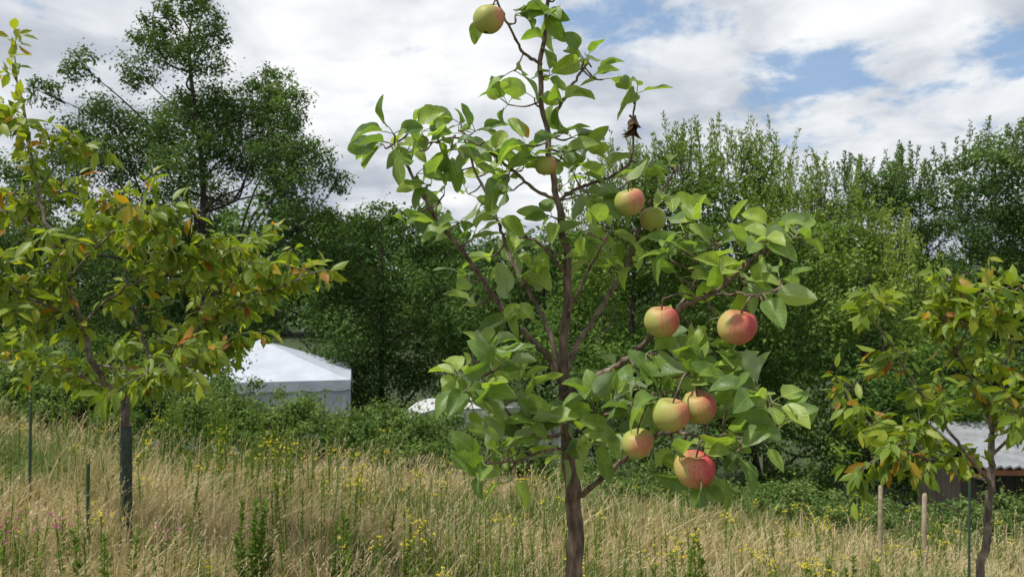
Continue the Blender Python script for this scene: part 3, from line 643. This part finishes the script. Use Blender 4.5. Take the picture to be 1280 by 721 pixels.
def apple(u, v, rpx, dep, red, tilt):
    r = rpx*dep/F; mb = MB(); nS = 36
    th = np.linspace(0, math.pi, 26)
    k = 1-.32*np.exp(-(th/.42)**2)-.14*np.exp(-((math.pi-th)/.30)**2)
    rad = r*1.02*np.sin(th)**.92*(1-.08*(th/math.pi)**2*1.2); z = r*.94*np.cos(th)*k
    rad[0] = rad[-1] = 1e-5
    a = np.linspace(0, 2*math.pi, nS, endpoint=False); e = 1+.02*np.cos(5*a+R.rand()*6)+.025*np.cos(2*a+R.rand()*6)
    V = np.stack([np.outer(rad, np.cos(a)*e), np.outer(rad, np.sin(a)*e), np.outer(z, np.ones(nS))], -1)
    V[..., 2] += V[..., 0]*R.uniform(-.12, .12)
    V = V.reshape(-1, 3)
    i = np.arange(25)[:, None]*nS; j = np.arange(nS)[None]; kk = (j+1) % nS
    mb.add(V, [np.stack([i+j, i+nS+j, i+nS+kk, i+kk], -1).reshape(-1, 4)], 0)
    tube(mb, spline([[0, 0, r*.55], [r*.05, 0, r*.9], [r*.15, .02*r, r*1.3]], 4), np.linspace(.0016, .0022, 9), 1, 6)
    for q in range(5):
        aa = q*1.257; tube(mb, np.array([[math.cos(aa)*r*.1, math.sin(aa)*r*.1, -r*.78], [math.cos(aa)*r*.07, math.sin(aa)*r*.07, -r*.86], [math.cos(aa)*r*.13, math.sin(aa)*r*.13, -r*.93]]), [.0016, .0014, .0004], 1, 4)
    ob = mb.build('apple', [M_skin, M_stem])
    ob.location = at(u, v, dep); ob.rotation_euler = tilt; ob.color = (red, 0, 0, 1)
    tipw = np.array((Euler(tilt).to_matrix() @ Vector((r*.15, .02*r, r*1.28)))+Vector(at(u, v, dep)))
    di = np.linalg.norm(allp-tipw, axis=1)+np.where(allp[:, 2] < tipw[2], .1, 0); b = allp[int(np.argmin(di))]
    mb = MB(); ln = np.linalg.norm(b-tipw)
    tube(mb, spline([b, (b+tipw)/2+np.array([0, 0, .12*ln]), tipw], 5), np.linspace(.0028, .0019, 11), 0, 6)
    s = mb.build('fruit_stalk', [M_bark_apple]); s.parent = ob; bpy.context.view_layer.update(); s.matrix_parent_inverse = Matrix.LocRotScale(ob.location, ob.rotation_euler, None).inverted()
for a in APPLES: apple(*a)

# ------------------------------------------------------------------ built things
def box(bm, c, s, rot=None, mi=0, bevel=0.0):
    r = bmesh.ops.create_cube(bm, size=1.0); vs = r['verts']
    bmesh.ops.scale(bm, vec=s, verts=vs)
    if rot is not None: bmesh.ops.rotate(bm, cent=(0, 0, 0), matrix=rot, verts=vs)
    bmesh.ops.translate(bm, vec=c, verts=vs)
    fs = set(f for v in vs for f in v.link_faces)
    for f in fs: f.material_index = mi
    return vs
def fin(bm, name, mats, parent=None, loc=None, rz=0):
    me = bpy.data.meshes.new(name); bm.to_mesh(me); bm.free()
    for m in mats: me.materials.append(m)
    o = bpy.data.objects.new(name, me); scene.collection.objects.link(o)
    if loc is not None: o.location = loc
    o.rotation_euler[2] = rz
    if parent: o.parent = parent
    return o
def empty(name, loc, rz=0):
    e = bpy.data.objects.new(name, None); scene.collection.objects.link(e); e.location = loc; e.rotation_euler[2] = rz; return e

M_canvas = plain_mat('white_canvas', (.48, .52, .59), .7, 0, .10, 2, .03)
M_metal = plain_mat('grey_metal', (.35, .36, .37), .4, .7)
def marquee(cx, cy, hx, hy, eave, peak, rz):
    g = float(ground_h(cx, cy)); e = empty('white_marquee_tent', (cx, cy, g), rz)
    bm = bmesh.new(); n = 10; rings = []
    cr4 = [(-1, -1), (1, -1), (1, 1), (-1, 1)]
    for k in range(n+1):
        s_ = 1-k/n; ring = []
        for q in range(4):
            (ax, ay), (bx, by) = cr4[q], cr4[(q+1) % 4]
            for t in np.linspace(0, 1, 7)[:-1]:
                sag = .05*math.sin(math.pi*t)*math.sin(math.pi*s_)
                ring.append(bm.verts.new(((ax+(bx-ax)*t)*hx*s_, (ay+(by-ay)*t)*hy*s_, eave+(peak-eave)*(1-s_)**1.05-sag)) if k < n else None)
        rings.append(ring)
    top_ = bm.verts.new((0, 0, peak+.02)); m_ = 24
    for k in range(n-1):
        for q in range(m_): bm.faces.new((rings[k][q], rings[k][(q+1) % m_], rings[k+1][(q+1) % m_], rings[k+1][q]))
    for q in range(m_): bm.faces.new((rings[n-1][q], rings[n-1][(q+1) % m_], top_))
    fin(bm, 'canopy', [M_canvas], e)
    bm = bmesh.new()
    for (ax, ay, bx, by) in ((-hx, -hy, hx, -hy), (hx, -hy, hx, hy), (hx, hy, -hx, hy), (-hx, hy, -hx, -hy)):
        m_ = 48; nx_, ny_ = (by-ay), -(bx-ax); l = math.hypot(nx_, ny_); nx_ /= l; ny_ /= l
        prev = None
        for k in range(m_+1):
            t = k/m_; x, y = ax+(bx-ax)*t, ay+(by-ay)*t; w = .025*math.sin(t*50)+.012*math.sin(t*121)
            a = bm.verts.new((x+nx_*.02, y+ny_*.02, eave+.01)); b = bm.verts.new((x+nx_*(.03), y+ny_*.03, eave-.22-.05*abs(math.sin(t*math.pi*8))))
            c = bm.verts.new((x-nx_*.03, y-ny_*.03, eave-.02)); d = bm.verts.new((x-nx_*(.04+w), y-ny_*(.04+w), .02))
            if prev: bm.faces.new((prev[0], a, b, prev[1])); bm.faces.new((prev[2], c, d, prev[3]))
            prev = (a, b, c, d)
    fin(bm, 'side_walls', [M_canvas], e)
    bm = bmesh.new()
    for sx_ in (-1, 0, 1):
        for sy_ in (-1, 1): box(bm, (sx_*(hx-.12), sy_*(hy-.12), eave/2), (.05, .05, eave))
    fin(bm, 'poles', [M_metal], e)
cx, cy = (326-640)/F*20.5, 20.5
gg = float(ground_h(cx, cy))
marquee(cx, cy, 2.45, 2.1, (CZ-114/F*19)-gg, (CZ-64/F*20.5)-gg, math.radians(12))

# white van behind the hedge
M_van = plain_mat('van_paint', (.7, .71, .72), .3, 0, .02); M_glass = plain_mat('dark_glass', (.02, .025, .03), .1); M_tyre = plain_mat('tyre', (.02, .02, .02), .8)
vx, vy = (585-640)/F*20, 20.0; g = float(ground_h(vx, vy))
e = empty('white_van', (vx, vy, g), math.radians(10))
bm = bmesh.new(); prof = [(-2.3, .35), (-2.35, .9), (-2.15, 1.25), (-1.55, 1.95), (-1.3, 2.12), (-1.0, 2.2), (2.2, 2.2), (2.32, 2.1), (2.36, .4)]
rows = []
for yy, ins in ((-.92, .07), (-.98, 0), (.98, 0), (.92, .07)):
    rows.append([bm.verts.new((x*(1-ins*.25), yy, z-(ins if z > 1.9 else 0))) for x, z in prof])
for a, b in zip(rows[:-1], rows[1:]):
    for i in range(len(prof)): bm.faces.new((a[i], a[(i+1) % len(prof)], b[(i+1) % len(prof)], b[i]))
bm.faces.new(rows[0][::-1]); bm.faces.new(rows[-1])
fin(bm, 'body', [M_van], e)
bm = bmesh.new(); box(bm, (-1.25, -.99, 1.6), (.75, .02, .45)); box(bm, (-1.88, 0, 1.62), (.03, 1.6, .7), Matrix.Rotation(math.radians(40), 3, 'Y'))
fin(bm, 'windows', [M_glass], e)
bm = bmesh.new()
for x in (-1.5, 1.4):
    for y in (-.9, .9): bmesh.ops.create_cone(bm, cap_ends=True, segments=24, radius1=.34, radius2=.34, depth=.22, matrix=Matrix.Translation((x, y, .34)) @ Matrix.Rotation(math.pi/2, 4, 'X'))
fin(bm, 'wheels', [M_tyre], e)

# shed at the right edge
M_roof = plain_mat('corrugated_metal', (.24, .25, .26), .6, .0, .25, 3); M_wood = plain_mat('stained_wood', (.24, .10, .045), .7, 0, .3, 6); M_wood2 = plain_mat('grey_wood', (.36, .29, .20), .85, 0, .3, 14, .004)
sx0 = (1214-640)/F*11; g = float(ground_h(8.2, 12)); e = empty('wooden_shed', (0, 0, 0))
zf = CZ-222/F*10.8; zb = CZ-166/F*13.2
bm = bmesh.new(); n = 90; w = 4.0; A = []; 
for k in range(n+1):
    x = sx0+w*k/n; c = .02*math.sin(k*math.pi/1.5)
    A.append([bm.verts.new((x, 10.8, zf+c)), bm.verts.new((x+.6, 13.2, zb+c)), bm.verts.new((x, 10.8, zf+c-.03)), bm.verts.new((x+.6, 13.2, zb+c-.03))])
for a, b in zip(A[:-1], A[1:]):
    bm.faces.new((a[0], b[0], b[1], a[1])); bm.faces.new((a[2], a[3], b[3], b[2])); bm.faces.new((a[0], a[2], b[2], b[0]))
for a in (A[0], A[-1]): bm.faces.new((a[0], a[1], a[3], a[2]))
fin(bm, 'roof', [M_roof], e)
bm = bmesh.new(); box(bm, (sx0+2, 10.84, zf-.10), (3.96, .03, .08)); fin(bm, 'fascia', [M_wood], e)
bm = bmesh.new()
k = 0; x = sx0+.2
while x < sx0+3.7: box(bm, (x, 11.5+.004*(k % 2), (zf-.1+g)/2-.1), (.135, .025, (zf-g)-.2)); x += .142; k += 1
for yy in np.arange(11.6, 13, .142): box(bm, (sx0+.28, yy, (zf+g)/2-.05), (.025, .135, (zf-g)-.15))
box(bm, (sx0+2, 12.9, (zf+g)/2), (3.4, .03, zf-g))
fin(bm, 'plank_walls', [plain_mat('shade_toned_planks', (.04, .033, .026), .8, 0, .3, 6)], e)  # plank colour darkened to paint in the deep shade below the roof

def stake(name, u, vtop, d, w, mat, metal=False):
    x = (u-640)/F*d; g = float(ground_h(x, d)); zt = CZ-(vtop-360)/F*d
    mb = MB(); P = np.array([[x+.02*R.randn(), d, g-.1], [x, d, (g+zt)/2], [x+.005, d, zt-.02], [x+.005, d, zt]])
    tube(mb, P, [w, w, w*.95, w*.6], 0, 10 if not metal else 6, .03)
    return mb.build(name, [mat])
M_green = plain_mat('green_metal', (.03, .08, .05), .5)
stake('wooden_stake', 1100, 606, 8.6, .026, M_wood2); stake('wooden_stake', 1155, 616, 8.2, .026, M_wood2)
stake('metal_stake', 1211, 590, 5.0, .008, M_green, True); stake('metal_stake', 110, 578, 5.3, .011, M_green, True); stake('metal_stake', 38, 500, 6.4, .012, M_green, True)
x = (158-640)/F*5.6; g = float(ground_h(x, 5.6)); mb = MB()
zz = np.linspace(g, CZ-172/F*5.6, 9); tube(mb, np.stack([np.full(9, x), np.full(9, 5.6), zz], 1), .042, 0, 14, .03)
mb.build('tree_guard', [plain_mat('guard_mesh', (.03, .05, .035), .6, 0, .4, 40, .004)])

# ------------------------------------------------------------------ world, sun, camera
sun_dir = unit(np.array([-.48, -.14, .95]))
el = math.asin(sun_dir[2]); az = math.atan2(sun_dir[0], sun_dir[1])
w = bpy.data.worlds.new('World'); scene.world = w; w.use_nodes = True; nt = w.node_tree; nt.nodes.clear(); L = nt.links
w.cycles.sampling_method = 'NONE'
out = N(nt, 'ShaderNodeOutputWorld'); bg = N(nt, 'ShaderNodeBackground'); bg.inputs[1].default_value = .125; L.new(bg.outputs[0], out.inputs[0])
sky = N(nt, 'ShaderNodeTexSky', sky_type='NISHITA'); sky.sun_disc = False; sky.sun_elevation = el; sky.sun_rotation = az; sky.ozone_density = 1.5
tc = N(nt, 'ShaderNodeTexCoord'); s = N(nt, 'ShaderNodeSeparateXYZ'); L.new(tc.outputs['Generated'], s.inputs[0])
zc = math_n(nt, 'ADD', math_n(nt, 'MAXIMUM', s.outputs[2], 0.0), .26)
cb = N(nt, 'ShaderNodeCombineXYZ'); L.new(math_n(nt, 'DIVIDE', s.outputs[0], zc), cb.inputs[0]); L.new(math_n(nt, 'DIVIDE', s.outputs[1], zc), cb.inputs[1])
def noise(scale, det, off, rough=.55, dist=0.0):
    mp = N(nt, 'ShaderNodeMapping'); mp.inputs['Location'].default_value = off; L.new(cb.outputs[0], mp.inputs[0])
    n = N(nt, 'ShaderNodeTexNoise'); n.inputs['Scale'].default_value = scale; n.inputs['Detail'].default_value = det; n.inputs['Roughness'].default_value = rough; n.inputs['Distortion'].default_value = dist
    L.new(mp.outputs[0], n.inputs[0]); return n.outputs[0]
nA = noise(1.3, 4, (3.1, 1.7, 0), .5, .2); nB = noise(4.0, 5, (0.4, 5.2, 0), .55, .3); nC = noise(5.0, 6, (9, 2, 0), .6, .2)
sh = math_n(nt, 'ADD', math_n(nt, 'MULTIPLY', nA, .5), math_n(nt, 'MULTIPLY', nB, .5))
def blob(lst):
    hole = None
    for (u, v, rx, amp) in lst:
        c = unit(at(u, v, 1.0)-np.array([0, 0, CZ]))
        sub = N(nt, 'ShaderNodeVectorMath', operation='SUBTRACT'); L.new(tc.outputs['Generated'], sub.inputs[0]); sub.inputs[1].default_value = tuple(c)
        ml = N(nt, 'ShaderNodeVectorMath', operation='MULTIPLY'); L.new(sub.outputs[0], ml.inputs[0]); ml.inputs[1].default_value = (1, 1, 2.0)
        le = N(nt, 'ShaderNodeVectorMath', operation='LENGTH'); L.new(ml.outputs[0], le.inputs[0])
        h_ = math_n(nt, 'MULTIPLY', math_n(nt, 'SUBTRACT', 1.0, math_n(nt, 'DIVIDE', le.outputs['Value'], rx), clamp=True), amp)
        hole = h_ if hole is None else math_n(nt, 'MAXIMUM', hole, h_)
    return hole
bright = blob([(520, 80, .30, .20), (640, 200, .30, .14), (1100, 60, .4, .14), (900, 130, .25, .12)])
sh = math_n(nt, 'ADD', sh, math_n(nt, 'SUBTRACT', bright, .035))
cr = ramp(nt, [(.34, (.38, .42, .49)), (.45, (.53, .57, .635)), (.55, (.76, .79, .83)), (.66, (.97, .98, .99))]); L.new(sh, cr.inputs[0])
sc = N(nt, 'ShaderNodeVectorMath', operation='SCALE'); L.new(cr.outputs[0], sc.inputs[0]); sc.inputs['Scale'].default_value = 8.3
hole = blob([(790, 40, .17, 1.), (1010, 108, .19, 1.), (1240, 75, .14, .9), (730, 20, .10, .8), (900, 70, .10, .6), (40, 5, .14, .5), (1180, 140, .10, .4), (860, 5, .10, .7), (1100, 125, .12, .6)])
hv = math_n(nt, 'ADD', hole, math_n(nt, 'MULTIPLY', math_n(nt, 'SUBTRACT', nC, .5), 3.2))
hm = N(nt, 'ShaderNodeMapRange', interpolation_type='SMOOTHSTEP'); hm.inputs[1].default_value = .34; hm.inputs[2].default_value = 1.0; L.new(hv, hm.inputs[0])
hf = math_n(nt, 'MULTIPLY', hm.outputs[0], .86)
skyc = mixc(nt, .6, sky.outputs[0], (2.0, 3.6, 6.0))
L.new(mixc(nt, hf, sc.outputs[0], skyc), bg.inputs[0])

sl = bpy.data.lights.new('sun', 'SUN'); sl.energy = 4.2; sl.angle = math.radians(3); sl.color = (1, .96, .89)
so_ = bpy.data.objects.new('sun', sl); scene.collection.objects.link(so_)
so_.rotation_euler = Vector(sun_dir).to_track_quat('Z', 'Y').to_euler()

cam = bpy.data.cameras.new('camera'); co = bpy.data.objects.new('camera', cam); scene.collection.objects.link(co)
co.location = (0, 0, CZ); co.rotation_euler = (math.radians(90), 0, 0); cam.lens = 26; cam.sensor_width = 36; cam.clip_end = 5000; cam.clip_start = .05
cam.dof.use_dof = True; cam.dof.focus_distance = 1.8; cam.dof.aperture_fstop = 11
scene.camera = co
scene.view_settings.view_transform = 'Standard'; scene.view_settings.look = 'None'; scene.view_settings.exposure = 0
